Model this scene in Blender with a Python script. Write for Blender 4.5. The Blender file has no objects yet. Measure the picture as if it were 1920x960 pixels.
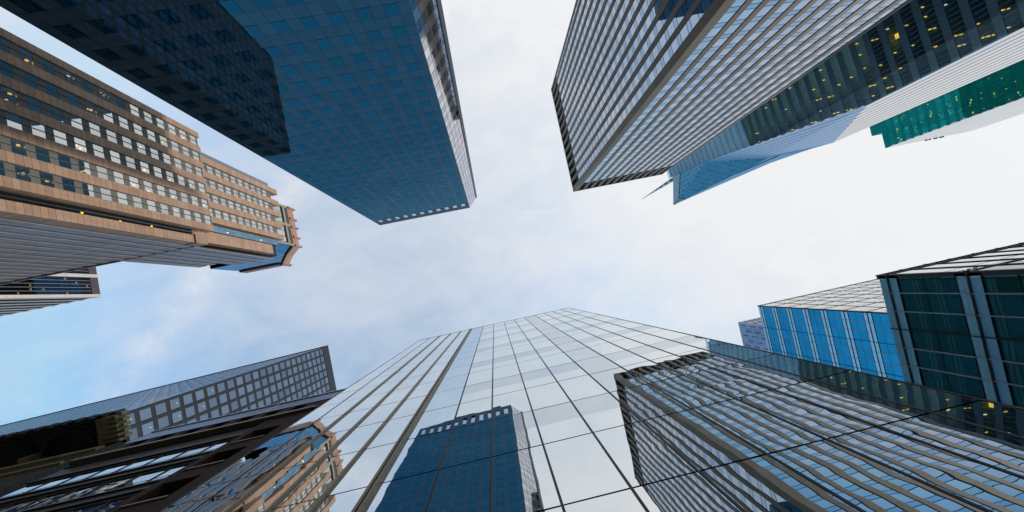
import bpy, math, random
from mathutils import Vector, Matrix
random.seed(7)
S = bpy.context.scene
C = S.collection

# ------------------------------------------------------------------ camera
CAM = Matrix(((0.97714677, -0.20419069, 0.05907916),
              (0.20628028, 0.97797992, -0.03168151),
              (-0.05130916, 0.04314435, 0.99775044)))     # columns: right, down, forward
FPX, CX, CY = 645.55, 960.0, 518.0                         # 12 mm lens, slightly shifted
GROUND = -1.6                                              # the camera is at the origin, 1.6 m above the street
cd = bpy.data.cameras.new('camera')
cam = bpy.data.objects.new('camera', cd); C.objects.link(cam)
cd.sensor_width = 36.0; cd.lens = FPX / 1920 * 36; cd.shift_y = (CY - 480) / 1920
cd.clip_start = 0.05; cd.clip_end = 6000
r, d, f = CAM.col[0], CAM.col[1], CAM.col[2]
cam.matrix_world = Matrix(((r[0], -d[0], -f[0], 0), (r[1], -d[1], -f[1], 0), (r[2], -d[2], -f[2], 0), (0, 0, 0, 1)))
S.camera = cam
CAMT = CAM.transposed()


def px(p):
    c = CAMT @ Vector(p)
    if c.z < 0.05:
        return None
    return (c.x / c.z * FPX + CX, c.y / c.z * FPX + CY)


# ------------------------------------------------------------------ materials
class N:
    """tiny node-tree helper"""
    def __init__(s, name):
        s.m = bpy.data.materials.new(name); s.m.use_nodes = True
        s.t = s.m.node_tree; s.t.nodes.clear()
        s.out = s.t.nodes.new('ShaderNodeOutputMaterial')

    def n(s, typ, **kw):
        nd = s.t.nodes.new('ShaderNode' + typ)
        for k, v in kw.items():
            setattr(nd, k, v)
        return nd

    def set(s, sock, v):
        if hasattr(v, 'links') or isinstance(v, bpy.types.NodeSocket):
            s.t.links.new(v, sock)
        else:
            sock.default_value = v

    def math(s, op, a, b=0.0, c=None):
        nd = s.n('Math', operation=op)
        s.set(nd.inputs[0], a); s.set(nd.inputs[1], b)
        if c is not None:
            s.set(nd.inputs[2], c)
        return nd.outputs[0]

    def mix(s, fac, a, b, blend='MIX'):
        nd = s.n('Mix', data_type='RGBA', blend_type=blend)
        s.set(nd.inputs[0], fac); s.set(nd.inputs[6], a); s.set(nd.inputs[7], b)
        return nd.outputs[2]

    def shade(s, fac, a, b):
        nd = s.n('MixShader'); s.set(nd.inputs[0], fac)
        s.t.links.new(a, nd.inputs[1]); s.t.links.new(b, nd.inputs[2])
        return nd.outputs[0]

    def uv(s):
        return s.n('TexCoord').outputs['UV']

    def lines(s, du, dv, ou, ov, lw):
        """1 on the joints of a panel grid given in metres, and a random number per panel"""
        sp = s.n('SeparateXYZ'); s.t.links.new(s.uv(), sp.inputs[0])
        masks, cells = [], []
        for sock, p, o in ((sp.outputs[0], du, ou), (sp.outputs[1], dv, ov)):
            if not p:
                continue
            q = s.math('DIVIDE', s.math('SUBTRACT', sock, o), p)
            fr = s.math('ABSOLUTE', s.math('SUBTRACT', s.math('FRACT', q), 0.5))
            masks.append(s.math('GREATER_THAN', fr, 0.5 - lw / p / 2))
            cells.append(s.math('FLOOR', q))
        m = masks[0]
        for k in masks[1:]:
            m = s.math('MAXIMUM', m, k)
        cb = s.n('CombineXYZ')
        for i, c in enumerate(cells):
            s.t.links.new(c, cb.inputs[i])
        wn = s.n('TexWhiteNoise', noise_dimensions='3D'); s.t.links.new(cb.outputs[0], wn.inputs['Vector'])
        return m, wn.outputs['Value']

    def rand(s):
        a = s.n('NewGeometry').outputs['Random Per Island']
        b = s.n('ObjectInfo').outputs['Random']
        return s.math('FRACT', s.math('ADD', a, b))

    def objpos(s):
        return s.n('NewGeometry').outputs['Position']

    def done(s, sh):
        s.t.links.new(sh, s.out.inputs['Surface']); return s.m


def col(c):
    return (c[0], c[1], c[2], 1.0)


def glass(name, tint, f0, base=(0.01, 0.012, 0.015), rough=0.0, grid=None, line=(0.02, 0.02, 0.02), var=0.0, wob=None, see=0.0, cellvar=0.0, gmax=1.0, ldrop=0.8):
    """coated glass: mirror reflection growing towards grazing angles over a dark (or see-through) body"""
    k = N(name)
    lw = k.n('LayerWeight'); lw.inputs['Blend'].default_value = 0.5
    fac = k.math('MULTIPLY_ADD', k.math('POWER', lw.outputs['Facing'], 5.0), gmax - f0, f0)
    tc = col(tint); bc = col(base); m = None
    if var:
        v = k.math('MULTIPLY_ADD', k.rand(), var * 2, 1 - var)
        tc = k.mix(1.0, tc, v, 'MULTIPLY')
    if grid:
        m, cv = k.lines(*grid)
        if cellvar:
            tc = k.mix(1.0, tc, k.math('MULTIPLY_ADD', cv, cellvar * 2, 1 - cellvar), 'MULTIPLY')
            bc = k.mix(1.0, bc, k.math('MULTIPLY_ADD', cv, cellvar * 2, 1 - cellvar), 'MULTIPLY')
        bc = k.mix(m, bc, col(line))
        fac = k.math('MULTIPLY', fac, k.math('MULTIPLY_ADD', m, -ldrop, 1.0))
    gl = k.n('BsdfGlossy'); gl.inputs['Roughness'].default_value = rough
    k.set(gl.inputs['Color'], tc)
    if wob:
        no = k.n('TexNoise', noise_dimensions='4D'); no.inputs['Scale'].default_value = wob[0]; no.inputs['Detail'].default_value = 1.5
        k.t.links.new(k.objpos(), no.inputs['Vector']); k.set(no.inputs['W'], k.math('MULTIPLY', k.rand(), 40.0))
        bp = k.n('Bump'); bp.inputs['Strength'].default_value = 1.0; bp.inputs['Distance'].default_value = wob[1]
        k.t.links.new(no.outputs[0], bp.inputs['Height']); k.t.links.new(bp.outputs[0], gl.inputs['Normal'])
    df = k.n('BsdfDiffuse'); k.set(df.inputs['Color'], bc)
    body = df.outputs[0]
    if see:
        tr = k.n('BsdfTransparent'); tr.inputs['Color'].default_value = col([0.35 + 0.65 * t for t in tint])
        body = k.shade(see, body, tr.outputs[0])
    return k.done(k.shade(fac, body, gl.outputs[0]))


def stone(name, c, grid=None, line=None, cellvar=0.1, noise=0.15, scale=1.5, rough=0.75, spec=0.3, streak=0.0):
    k = N(name)
    no = k.n('TexNoise'); no.inputs['Scale'].default_value = scale; no.inputs['Detail'].default_value = 5.0
    k.t.links.new(k.objpos(), no.inputs['Vector'])
    cc = k.mix(1.0, col(c), k.math('MULTIPLY_ADD', no.outputs[0], noise * 2, 1 - noise), 'MULTIPLY')
    if streak:
        mp = k.n('Mapping'); mp.inputs['Scale'].default_value = (1.2, 1.2, 0.06)
        k.t.links.new(k.objpos(), mp.inputs['Vector'])
        n2 = k.n('TexNoise'); n2.inputs['Scale'].default_value = 1.0; n2.inputs['Detail'].default_value = 4.0
        k.t.links.new(mp.outputs[0], n2.inputs['Vector'])
        cc = k.mix(1.0, cc, k.math('MULTIPLY_ADD', n2.outputs[0], streak * 2, 1 - streak), 'MULTIPLY')
    if grid:
        m, cv = k.lines(*grid)
        cc = k.mix(1.0, cc, k.math('MULTIPLY_ADD', cv, cellvar * 2, 1 - cellvar), 'MULTIPLY')
        cc = k.mix(m, cc, col(line or [x * 0.35 for x in c]))
    p = k.n('BsdfPrincipled'); k.set(p.inputs['Base Color'], cc)
    p.inputs['Roughness'].default_value = rough; p.inputs['Specular IOR Level'].default_value = spec
    return k.done(p.outputs[0])


def metal(name, c, rough=0.4, met=0.0, spec=0.5):
    k = N(name)
    no = k.n('TexNoise'); no.inputs['Scale'].default_value = 0.8; no.inputs['Detail'].default_value = 3.0
    k.t.links.new(k.objpos(), no.inputs['Vector'])
    cc = k.mix(1.0, col(c), k.math('MULTIPLY_ADD', no.outputs[0], 0.3, 0.85), 'MULTIPLY')
    p = k.n('BsdfPrincipled'); k.set(p.inputs['Base Color'], cc)
    p.inputs['Roughness'].default_value = rough; p.inputs['Metallic'].default_value = met
    p.inputs['Specular IOR Level'].default_value = spec
    return k.done(p.outputs[0])


def lamp(name, c, strength):
    k = N(name); e = k.n('Emission'); e.inputs['Color'].default_value = col(c); e.inputs['Strength'].default_value = strength
    return k.done(e.outputs[0])


# ------------------------------------------------------------------ geometry
class MB:
    def __init__(s):
        s.v = []; s.f = []; s.u = []

    def quad(s, pts, uv=None, nrm=None):
        pts = [Vector(p) for p in pts]
        if nrm is not None:
            nn = (pts[1] - pts[0]).cross(pts[2] - pts[0])
            if nn.dot(Vector(nrm)) < 0:
                pts.reverse()
                if uv:
                    uv = list(reversed(uv))
        b = len(s.v); s.v += pts; s.f.append(list(range(b, b + len(pts))))
        s.u += uv or [(p.x + p.y, p.z) for p in pts]

    def box(s, F, s0, s1, z0, z1, o0, o1, back=False):
        P = F.pt; n = F.n3; dd = F.d3; up = Vector((0, 0, 1))
        s.quad([P(s0, z0, o1), P(s1, z0, o1), P(s1, z1, o1), P(s0, z1, o1)], [(s0, z0), (s1, z0), (s1, z1), (s0, z1)], n)
        s.quad([P(s0, z0, o0), P(s0, z0, o1), P(s0, z1, o1), P(s0, z1, o0)], [(o0, z0), (o1, z0), (o1, z1), (o0, z1)], -dd)
        s.quad([P(s1, z0, o0), P(s1, z0, o1), P(s1, z1, o1), P(s1, z1, o0)], [(o0, z0), (o1, z0), (o1, z1), (o0, z1)], dd)
        s.quad([P(s0, z0, o0), P(s1, z0, o0), P(s1, z0, o1), P(s0, z0, o1)], [(s0, o0), (s1, o0), (s1, o1), (s0, o1)], -up)
        s.quad([P(s0, z1, o0), P(s1, z1, o0), P(s1, z1, o1), P(s0, z1, o1)], [(s0, o0), (s1, o0), (s1, o1), (s0, o1)], up)
        if back:
            s.quad([P(s0, z0, o0), P(s1, z0, o0), P(s1, z1, o0), P(s0, z1, o0)], [(s0, z0), (s1, z0), (s1, z1), (s0, z1)], -n)

    def prism(s, foot, z0, z1, top=True, bottom=False):
        k = len(foot); cen = Vector((sum(p[0] for p in foot) / k, sum(p[1] for p in foot) / k, 0)); run = 0
        for i in range(k):
            a = Vector((*foot[i], 0)); b = Vector((*foot[(i + 1) % k], 0)); L = (b - a).length
            out = (a + b) / 2 - cen; e = b - a; nr = Vector((e.y, -e.x, 0))
            if nr.dot(out) < 0:
                nr = -nr
            s.quad([(*foot[i], z0), (*foot[(i + 1) % k], z0), (*foot[(i + 1) % k], z1), (*foot[i], z1)],
                   [(run, z0), (run + L, z0), (run + L, z1), (run, z1)], nr)
            run += L
        if top:
            s.quad([(*p, z1) for p in foot], [(p[0], p[1]) for p in foot], (0, 0, 1))
        if bottom:
            s.quad([(*p, z0) for p in foot], [(p[0], p[1]) for p in foot], (0, 0, -1))

    def bar(s, a, b, w, w2=None):
        """square bar between two points"""
        a, b = Vector(a), Vector(b); w2 = w if w2 is None else w2; ax = (b - a).normalized()
        t = ax.cross(Vector((0, 0, 1)) if abs(ax.z) < 0.9 else Vector((1, 0, 0))).normalized(); q = ax.cross(t)
        A = [a + t * (w / 2 * i) + q * (w / 2 * j) for i, j in ((-1, -1), (1, -1), (1, 1), (-1, 1))]
        B = [b + t * (w2 / 2 * i) + q * (w2 / 2 * j) for i, j in ((-1, -1), (1, -1), (1, 1), (-1, 1))]
        for i in range(4):
            j = (i + 1) % 4; mid = (A[i] + A[j]) / 2 - a
            s.quad([A[i], A[j], B[j], B[i]], None, mid)
        s.quad(A, None, -ax); s.quad(B, None, ax)

    def build(s, name, mat, parent=None, label=None, kind=None):
        base = parent_base(parent)
        me = bpy.data.meshes.new(name)
        me.from_pydata([p - base for p in s.v], [], s.f)
        uv = me.uv_layers.new(name='UVMap'); uv.data.foreach_set('uv', [c for t in s.u for c in t])
        me.materials.append(mat)
        o = bpy.data.objects.new(name, me); C.objects.link(o)
        if parent:
            o.parent = parent
        if label:
            o['label'] = label
        if kind:
            o['kind'] = kind
        return o


def parent_base(p):
    b = Vector((0, 0, 0))
    while p:
        b += p.location; p = p.parent
    return b


class F:
    """a vertical facade: origin, direction along it, outward normal"""
    def __init__(s, o, d, n):
        s.o = Vector((*o, 0)); s.d3 = Vector((*d, 0)).normalized(); s.n3 = Vector((*n, 0)).normalized()

    def pt(s, a, z, o=0.0):
        p = s.o + s.d3 * a + s.n3 * o; return Vector((p.x, p.y, z))


def thing(name, label, cat, base, group=None):
    o = bpy.data.objects.new(name, None); C.objects.link(o); o.location = base; o.empty_display_size = 1
    o['label'] = label; o['category'] = cat
    if group:
        o['group'] = group
    return o


def area(pts):
    q = [px(p) for p in pts]
    if any(x is None for x in q):
        return 0.0
    if not any(-20 < x < 1940 and -20 < y < 980 for x, y in q):
        return 0.0
    cx = sum(min(max(x, 0), 1920) for x, y in q); a = 0
    q = [(min(max(x, 0), 1920), min(max(y, 0), 960)) for x, y in q]
    for i in range(len(q)):
        x0, y0 = q[i]; x1, y1 = q[(i + 1) % len(q)]; a += x0 * y1 - x1 * y0
    return abs(a) / 2


def repeat(parent, name, items, mat, maxn=100, vis=None):
    """items: (F, s0, s1, z0, z1, o0, o1[, tilt]).  The largest in the picture become parts of their own, the rest one part."""
    sc = []
    for it in items:
        Fa, s0, s1, z0, z1 = it[:5]
        a = area([Fa.pt(s0, z0), Fa.pt(s1, z0), Fa.pt(s1, z1), Fa.pt(s0, z1)])
        if vis and not vis(it):
            a *= 0.001
        sc.append((a, it))
    sc.sort(key=lambda t: -t[0])
    rest = MB(); first = []
    for i, (a, it) in enumerate(sc):
        own = i < maxn and a > 0.01
        mb = MB() if own else rest
        Fa, s0, s1, z0, z1, o0, o1 = it[:7]
        if len(it) > 7:
            ta, tb = it[7]; sc_, zc = (s0 + s1) / 2, (z0 + z1) / 2
            g = lambda a_, z_: Fa.pt(a_, z_, o1 + ta * (a_ - sc_) + tb * (z_ - zc))
            mb.quad([g(s0, z0), g(s1, z0), g(s1, z1), g(s0, z1)], [(s0, z0), (s1, z0), (s1, z1), (s0, z1)], Fa.n3)
        else:
            mb.box(Fa, s0, s1, z0, z1, o0, o1)
        if own:
            first.append(mb.build(name, mat, parent))
    if rest.v:
        rest.build(name, mat, parent, kind='stuff')
    return first


def boxes(parent, name, items, mat, label=None):
    mb = MB()
    for it in items:
        mb.box(*it)
    return mb.build(name, mat, parent, label=label)


# ================================================================== SETTING
def sheet(name, x0, x1, y0, y1, z, mat):
    mb = MB(); mb.quad([(x0, y0, z), (x1, y0, z), (x1, y1, z), (x0, y1, z)], [(x0, y0), (x1, y0), (x1, y1), (x0, y1)], (0, 0, 1))
    o = mb.build(name, mat); o['kind'] = 'structure'; return o


asphalt = stone('asphalt', (0.05, 0.05, 0.052), noise=0.3, scale=3.0)
paving = stone('paving', (0.3, 0.29, 0.27), grid=(1.2, 1.2, 0, 0, 0.02), noise=0.2)
sheet('ground', -3000, 3000, -3000, 3000, GROUND, stone('city_ground', (0.18, 0.175, 0.17), noise=0.3, scale=0.2))
sheet('road', -600, 600, -36, -2.2, GROUND + 0.004, asphalt)
sheet('avenue', 14.2, 25.5, -600, 600, GROUND + 0.008, asphalt)
for y0, y1 in ((-2.2, 6.2), (-40.2, -36)):
    fp = F((-600, y1), (1, 0), (0, -1))
    mb = MB(); mb.box(fp, 0, 614, GROUND, GROUND + 0.13, 0, y1 - y0)
    o = mb.build('pavement', paving); o['kind'] = 'structure'
mk = MB()
for i in range(-40, 41):
    mk.quad([(i * 9, -19.1, GROUND + 0.012), (i * 9 + 3, -19.1, GROUND + 0.012), (i * 9 + 3, -18.95, GROUND + 0.012), (i * 9, -18.95, GROUND + 0.012)], None, (0, 0, 1))
o = mk.build('road_marking', stone('white_road_paint', (0.8, 0.8, 0.78))); o['kind'] = 'structure'

# ================================================================== 1. MIRROR GLASS TOWER (bottom centre)
g_pane = glass('mirror_glass', (0.935, 0.975, 0.985), 0.80, base=(0.012, 0.03, 0.04), var=0.012, wob=(0.55, 0.0058), gmax=1.0)
g_band = glass('mirror_glass_greyed', (0.76, 0.81, 0.835), 0.84, base=(0.02, 0.03, 0.035), var=0.012, wob=(0.55, 0.0058), gmax=0.98)
g_blue = glass('mirror_glass_blue', (0.74, 0.84, 0.92), 0.84, base=(0.012, 0.03, 0.04), var=0.012, wob=(0.55, 0.0058), gmax=0.98)
g_grey = glass('mirror_glass_grey', (0.80, 0.84, 0.85), 0.84, base=(0.012, 0.03, 0.04), var=0.012, wob=(0.55, 0.0058), gmax=0.98)
black = metal('black_mullion', (0.012, 0.012, 0.014), 0.5)
tan = metal('tan_metal_fin', (0.40, 0.32, 0.21), 0.4, 0.1)
tower = thing('mirror_glass_tower', 'mirror glass tower at bottom centre with tan fins, reflecting the towers opposite', 'building', (-1, 6.5, GROUND))
GY = 6.29
Fg = F((0, GY), (1, 0), (0, -1))
gx = [-15.93, -13.97, -11.97, -9.9, -7.89, -5.94, -3.48, -1.436, 0.64, 2.67, 4.69, 6.8, 8.68, 10.33, 12.1, 13.82]
gz = [GY * (1.569 + 0.613 * k) for k in range(-2, 16)]
gz = [GROUND + 0.13] + gz
gtop = gz[-1]
mb = MB(); mb.prism([(-15.93, GY + .06), (13.82, GY + .06), (13.82, 42), (-15.93, 42)], GROUND, gtop - 0.05)
mb.build('body', glass('mirror_glass_side', (0.8, 0.86, 0.88), .6, base=(.012, .03, .04), grid=(2.04, 3.856, 0, .2, .09), line=(.01, .01, .01)), tower)
bk = MB(); bk.box(Fg, -15.9, 13.8, GROUND, gtop - .06, -.055, -.03); bk.build('glazing_frame', black, tower)
boxes(tower, 'parapet', [(Fg, -15.98, 13.87, gtop - 0.04, gtop + 0.12, -0.4, 0.03)], metal('grey_coping', (0.3, 0.31, 0.33), 0.4), None)
pan = {'pane': [], 'band': [], 'blue': [], 'grey': []}
hm = MB()
for j in range(len(gz) - 1):
    z0, z1 = gz[j] + .036, gz[j + 1] - .036
    banded = j >= 4 and (j - 4) % 2 == 0
    for i in range(len(gx) - 1):
        s0, s1 = gx[i] + .03, gx[i + 1] - .03
        tl = (random.gauss(0, .0011), random.gauss(0, .0011))
        key = 'blue' if i == 5 else 'grey' if i == 10 else 'pane'
        if banded and key == 'pane' and i > 5:
            zm = z0 + (z1 - z0) * .46
            pan['pane'].append((Fg, s0, s1, z0, zm, 0, 0, tl))
            t2 = (tl[0], tl[1])
            pan['band'].append((Fg, s0, s1, zm, z1, 0, tl[1] * (z1 - z0) / 2 * 0, t2))
        else:
            pan[key].append((Fg, s0, s1, z0, z1, 0, 0, tl))
repeat(tower, 'glass_pane', pan['pane'], g_pane)
repeat(tower, 'spandrel_panel', pan['band'], g_band, 60)
repeat(tower, 'tinted_pane', pan['blue'] + pan['grey'][:0], g_blue, 40)
repeat(tower, 'tinted_pane', pan['grey'], g_grey, 40)
for i, x in enumerate(gx):
    mb = MB()
    if i in (1, 2, 3, 4):
        if i > 1:
            mb.box(Fg, x - .065, x + .065, GROUND, gtop, -.04, .1)
            mb.build('fin', tan, tower); continue
        mb.box(Fg, x - .04, x + .04, GROUND, gtop, -.04, .02)
    elif i == 5:
        mb.box(Fg, x - .17, x - .045, GROUND, gtop, -.04, .15); mb.build('fin', tan, tower)
        mb = MB(); mb.box(Fg, x + .045, x + .17, GROUND, gtop, -.04, .15); mb.build('fin', tan, tower)
        continue
    else:
        mb.box(Fg, x - .04, x + .04, GROUND, gtop, -.04, .02)
    mb.build('mullion', black, tower)
rl = MB(); rl.box(Fg, 13.6, 13.8, gtop + .12, gtop + .5, -.25, -.05); rl.build('roof_light', black, tower)

# ================================================================== 2. DARK BLUE TOWER (top, left of centre)
DY = 40.3
dt = thing('dark_glass_tower', 'dark blue glass tower with checkered square windows and a paler chamfered corner', 'building', (-22, -62, GROUND))
Fd = F((-45.0, -DY), (1, 0), (0, 1)); DT = 159.5
ROOF = 149.6
d_panel = glass('dark_blue_panel', (0.22, 0.43, 0.53), 0.23, base=(0.022, 0.031, 0.038), rough=0.03, grid=(1.84, 1.985, 1.48, DY * 1.142 + .9925, 0.05), line=(0.006, 0.008, 0.01), cellvar=0.07, wob=(0.25, 0.012))
d_win = glass('dark_blue_window', (0.085, 0.42, 0.57), 0.29, base=(0.003, 0.004, 0.005), var=0.08, wob=(0.3, 0.012))
d_edge = metal('slate_blue_trim', (0.022, 0.036, 0.06), 0.45, 0, .3)
d_scr = glass('screen_glass', (0.5, 0.7, 0.85), .1, base=(.1, .14, .18), see=.8)
mb = MB(); mb.quad([Fd.pt(0, GROUND), Fd.pt(41.8, GROUND), Fd.pt(41.8, ROOF), Fd.pt(0, ROOF)], [(0, GROUND), (41.8, GROUND), (41.8, ROOF), (0, ROOF)], Fd.n3)
mb.quad([(-45, -DY, GROUND), (-45, -92, GROUND), (-45, -92, ROOF), (-45, -DY, ROOF)], None, (-1, 0, 0))
mb.quad([(-45, -92, GROUND), (0.9, -92, GROUND), (0.9, -92, ROOF), (-45, -92, ROOF)], None, (0, -1, 0))
mb.quad([(0.9, -92, GROUND), (0.9, -44.85, GROUND), (0.9, -44.85, ROOF), (0.9, -92, ROOF)], None, (1, 0, 0))
mb.quad([(-45, -DY, ROOF), (-3.2, -DY, ROOF), (0.9, -44.85, ROOF), (0.9, -92, ROOF), (-45, -92, ROOF)], None, (0, 0, 1))
mb.build('wall', d_panel, dt)
mb = MB(); mb.prism([(-45, -122), (0, -122), (0, -150), (-45, -150)], GROUND, 172); mb.build('reflection_block', d_panel, dt)  # unseen block, added so the granite tower's north windows mirror something dark
its = []
for k in range(11):
    s = 45 - 5.8 - 3.68 * k
    for j in range(-11, 27):
        zc = DY * (1.142 + .0985 * j)
        if zc < 1:
            continue
        its.append((Fd, s - .9, s + .9, zc - .97, zc + .97, 0, .025))
repeat(dt, 'window', its, d_win)
# open screen wall round the roof, sky seen through its openings
scr = MB(); xs = [0.0]
for k in range(10, -1, -1):
    s = 45 - 5.8 - 3.68 * k
    scr.box(Fd, xs[-1], s - .85, 150.9, 156.0, -.35, 0.0); xs.append(s + .85)
scr.box(Fd, xs[-1], 41.8, 150.9, 156.0, -.35, 0)
scr.box(Fd, 0, 41.8, ROOF, 150.9, -.35, 0.0); scr.box(Fd, 0, 41.8, 156.0, DT, -.35, 0.0)
scr_o = scr.build('roof_screen', d_edge, dt)
for k in range(11):
    s = 45 - 5.8 - 3.68 * k
    for q0, q1 in ((150.92, 153.4), (153.6, 155.98)):
        boxes(scr_o, 'screen_pane', [(Fd, s - .84, s + .84, q0, q1, -.2, -.14)], d_scr)
Fc = F((-3.2, -DY), (4.10, -4.55), (4.55, 4.10)); CL = math.hypot(4.10, 4.55)
c_panel = glass('pale_chamfer_panel', (0.86, 0.83, 0.88), 0.7, base=(0.12, 0.115, 0.115), rough=0.05, grid=(1.37, 1.985, 0.0, DY * 1.142 + .9925, 0.11), line=(0.05, 0.05, 0.055), cellvar=0.1, wob=(0.3, 0.01))
c_win = glass('chamfer_window', (0.86, 0.86, 0.9), 0.55, base=(0.004, 0.004, 0.005), var=0.08, wob=(0.3, 0.01))
mb = MB(); mb.box(Fc, 0, CL, GROUND, DT, -.3, 0); mb.build('chamfer_wall', c_panel, dt)
its = []
for k in range(4):
    for j in range(-11, 29):
        zc = DY * (1.142 + .0985 * j)
        if zc > 1:
            its.append((Fc, 1.37 * k + .08, 1.37 * k + 1.29, zc - .93, zc + .93, 0, .02))
repeat(dt, 'chamfer_window', its, c_win, 80)
boxes(dt, 'corner_post', [(Fc, CL - .75, CL + .15, GROUND, DT + .2, -.3, .18)], d_edge)
# ================================================================== 3. BROWN PIERED TOWER (top right of centre)
BY, BX = 46.8, 56.5
bt = thing('brown_piered_tower', 'brown stone tower with close vertical piers, mirror windows and an open louvred crown', 'building', (83, -77, GROUND))
b_stone = stone('brown_granite', (0.25, 0.175, 0.112), grid=(0, 4.2, 0, 0.6, 0.05), cellvar=0.14, noise=0.12, scale=0.6, rough=0.6, streak=.2)
b_vis = glass('brown_tower_vision_glass', (0.74, 0.74, 0.79), 0.76, base=(0.02, 0.025, 0.04), var=0.09, wob=(0.3, 0.004))
b_spn = glass('brown_tower_spandrel_glass', (0.55, 0.67, 0.78), 0.72, base=(0.02, 0.03, 0.04), var=0.04, wob=(0.3, 0.004))
b_dark = metal('dark_louvre', (0.02, 0.018, 0.016), 0.7)
E0, N0 = 110.6, -108.6
BT = 195.0; BC = 183.0
Fs = F((BX, -BY), (1, 0), (0, 1)); Fw = F((BX, -BY), (0, -1), (-1, 0))
mb = MB(); mb.prism([(BX + .5, -BY - .5), (E0, -BY - .5), (E0, N0), (BX + .5, N0)], GROUND, BC); mb.build('body', black, bt)
mb = MB(); mb.prism([(BX + 2.2, -BY - 2.2), (E0 - 2, -BY - 2.2), (E0 - 2, N0 + 2), (BX + 2.2, N0 + 2)], BC, BT - 1.5); mb.build('plant_room', b_dark, bt)
mb = MB(); mb.prism([(BX - .05, -BY + .05), (E0 + .05, -BY + .05), (E0 + .05, N0), (BX - .05, N0)], BT - 1.3, BT, True, True)
mb.prism([(BX + .1, -BY - .1), (E0, -BY - .1), (E0, N0), (BX + .1, N0)], BC, BC + .5, True, True)
mb.build('crown_frame', stone('crown_stone', (0.22, 0.165, 0.14), noise=.1), bt)
vis_, spn_, lines_ = [], [], []
fl = [BY * (1.409 + .0898 * k) for k in range(-16, 28)]
PW = 1.52
for Fa, n, L in ((Fs, 11, E0 - BX), (Fw, 14, BY * 0 + (-BY - N0))):
    edges = [(0, 2.45)] + [(6.1 + 4.36 * k - PW / 2 + (0.0), 6.1 + 4.36 * k + PW / 2) for k in range(n)]
    edges.append((L - 1.2, L))
    edges = [e for e in edges if e[1] <= L + .01]
    for i, (a, b) in enumerate(edges):
        mb = MB(); mb.box(Fa, a, b, GROUND, BT - 1.3, -1.2 if i else -2.0, 0.0 if i else .02); mb.build('pier', b_stone, bt)
    for (a0, a1), (b0, b1) in zip(edges, edges[1:]):
        lines_.append((Fa, a1 + .001, a1 + .10, GROUND, BC, -.6, -.14)); lines_.append((Fa, b0 - .10, b0 - .001, GROUND, BC, -.6, -.14))
        for z in fl:
            if z < GROUND + 3 or z > BC - 1.5:
                continue
            spn_.append((Fa, a1 + .1, b0 - .1, z + .08, z + 1.28, -.45, -.17))
            if z + 4.2 < BC:
                vis_.append((Fa, a1 + .1, b0 - .1, z + 1.44, z + 4.2 - .09, -.45, -.17))
repeat(bt, 'window', vis_, b_vis); repeat(bt, 'spandrel_panel', spn_, b_spn)
boxes(bt, 'window_frame', lines_, b_dark)

# ================================================================== lit curtain wall helper (rooms behind see-through glass)
warm = lamp('warm_ceiling_light', (1.0, 0.55, 0.06), 2.1)
white = lamp('white_ceiling_light', (1.0, 0.86, 0.62), 1.5)


def lights(parent, spots, mat, name='ceiling_light', maxn=100):
    """spots: (F, s, z, o, ds, dz, do) little lamp boxes"""
    for i, (Fa, s, z, o, ds, dz, do) in enumerate(spots[:maxn]):
        mb = MB(); mb.box(Fa, s - ds / 2, s + ds / 2, z - dz / 2, z + dz / 2, o - do / 2, o + do / 2, True); mb.build(name, white if mat == warm and (i * 7 + 4) % 11 < 2 else mat, parent)


# ================================================================== 4. CRYSTAL TOWER with spire (right of the brown tower)
ct = thing('crystal_tower', 'faceted blue skyscraper with white-striped side and lattice spire, behind the brown tower', 'building', (158, -66, GROUND))
dF = Vector((-0.07, -0.9975, 0)).normalized()
Ff = F((140.0, -36.6), (dF.x, dF.y), (-0.9975, 0.07))
K1 = Vector((139.9, -36.5, 110.3)); K2 = Vector((176.8, -36.8, 157.0)); Pk = Vector((139.1, -49.4, 196.4)); Bk = Vector((138.9, -52.9, 231.3))
Ck = Vector((138.6, -57.1, 241.0)); Ak = Vector((144.0, -35.4, 248.0)); S1 = Vector((173.3, -37.9, 166.0)); S2 = Vector((167.0, -38.6, 184.0)); Rk = Vector((164.5, -41.0, 181.0))
t_spn = glass('blue_spandrel', (0.45, 0.72, 0.88), 0.22, base=(0.17, 0.24, 0.27), rough=.05, grid=(1.5, 0, 0, 0, 0.05), line=(0.03, 0.04, 0.045), cellvar=.08)
t_win = glass('blue_tower_window', (0.30, 0.60, 0.85), 0.26, base=(0.006, 0.010, 0.012), var=.12, see=.9, wob=(.2, .01))
t_room = stone('dark_room', (0.02, 0.026, 0.027), noise=.5, scale=.3)
t_ceil = stone('teal_grey_ceiling', (0.55, 0.68, 0.64), noise=.3, scale=.5)
stripe = glass('white_striped_glass', (0.93, 0.94, 0.95), 0.6, base=(0.3, 0.3, 0.3), grid=(0, 3.68, 0, 0, 0.62), line=(0.04, 0.04, 0.05), ldrop=.9)
FLH = 4.45
def s_min(z):
    if z <= 110.3:
        return 0.0
    if z <= 196.4:
        return 12.8 * (z - 110.3) / 86.1
    return 12.8 + 3.6 * min((z - 196.4) / 34.9, 1.0)
sp = MB(); sl = MB(); wins = []; lamps = []; fins = MB()
z0 = 140 * .7765 + 140 * .001
j0 = -int((z0 - 2) / FLH)
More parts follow.
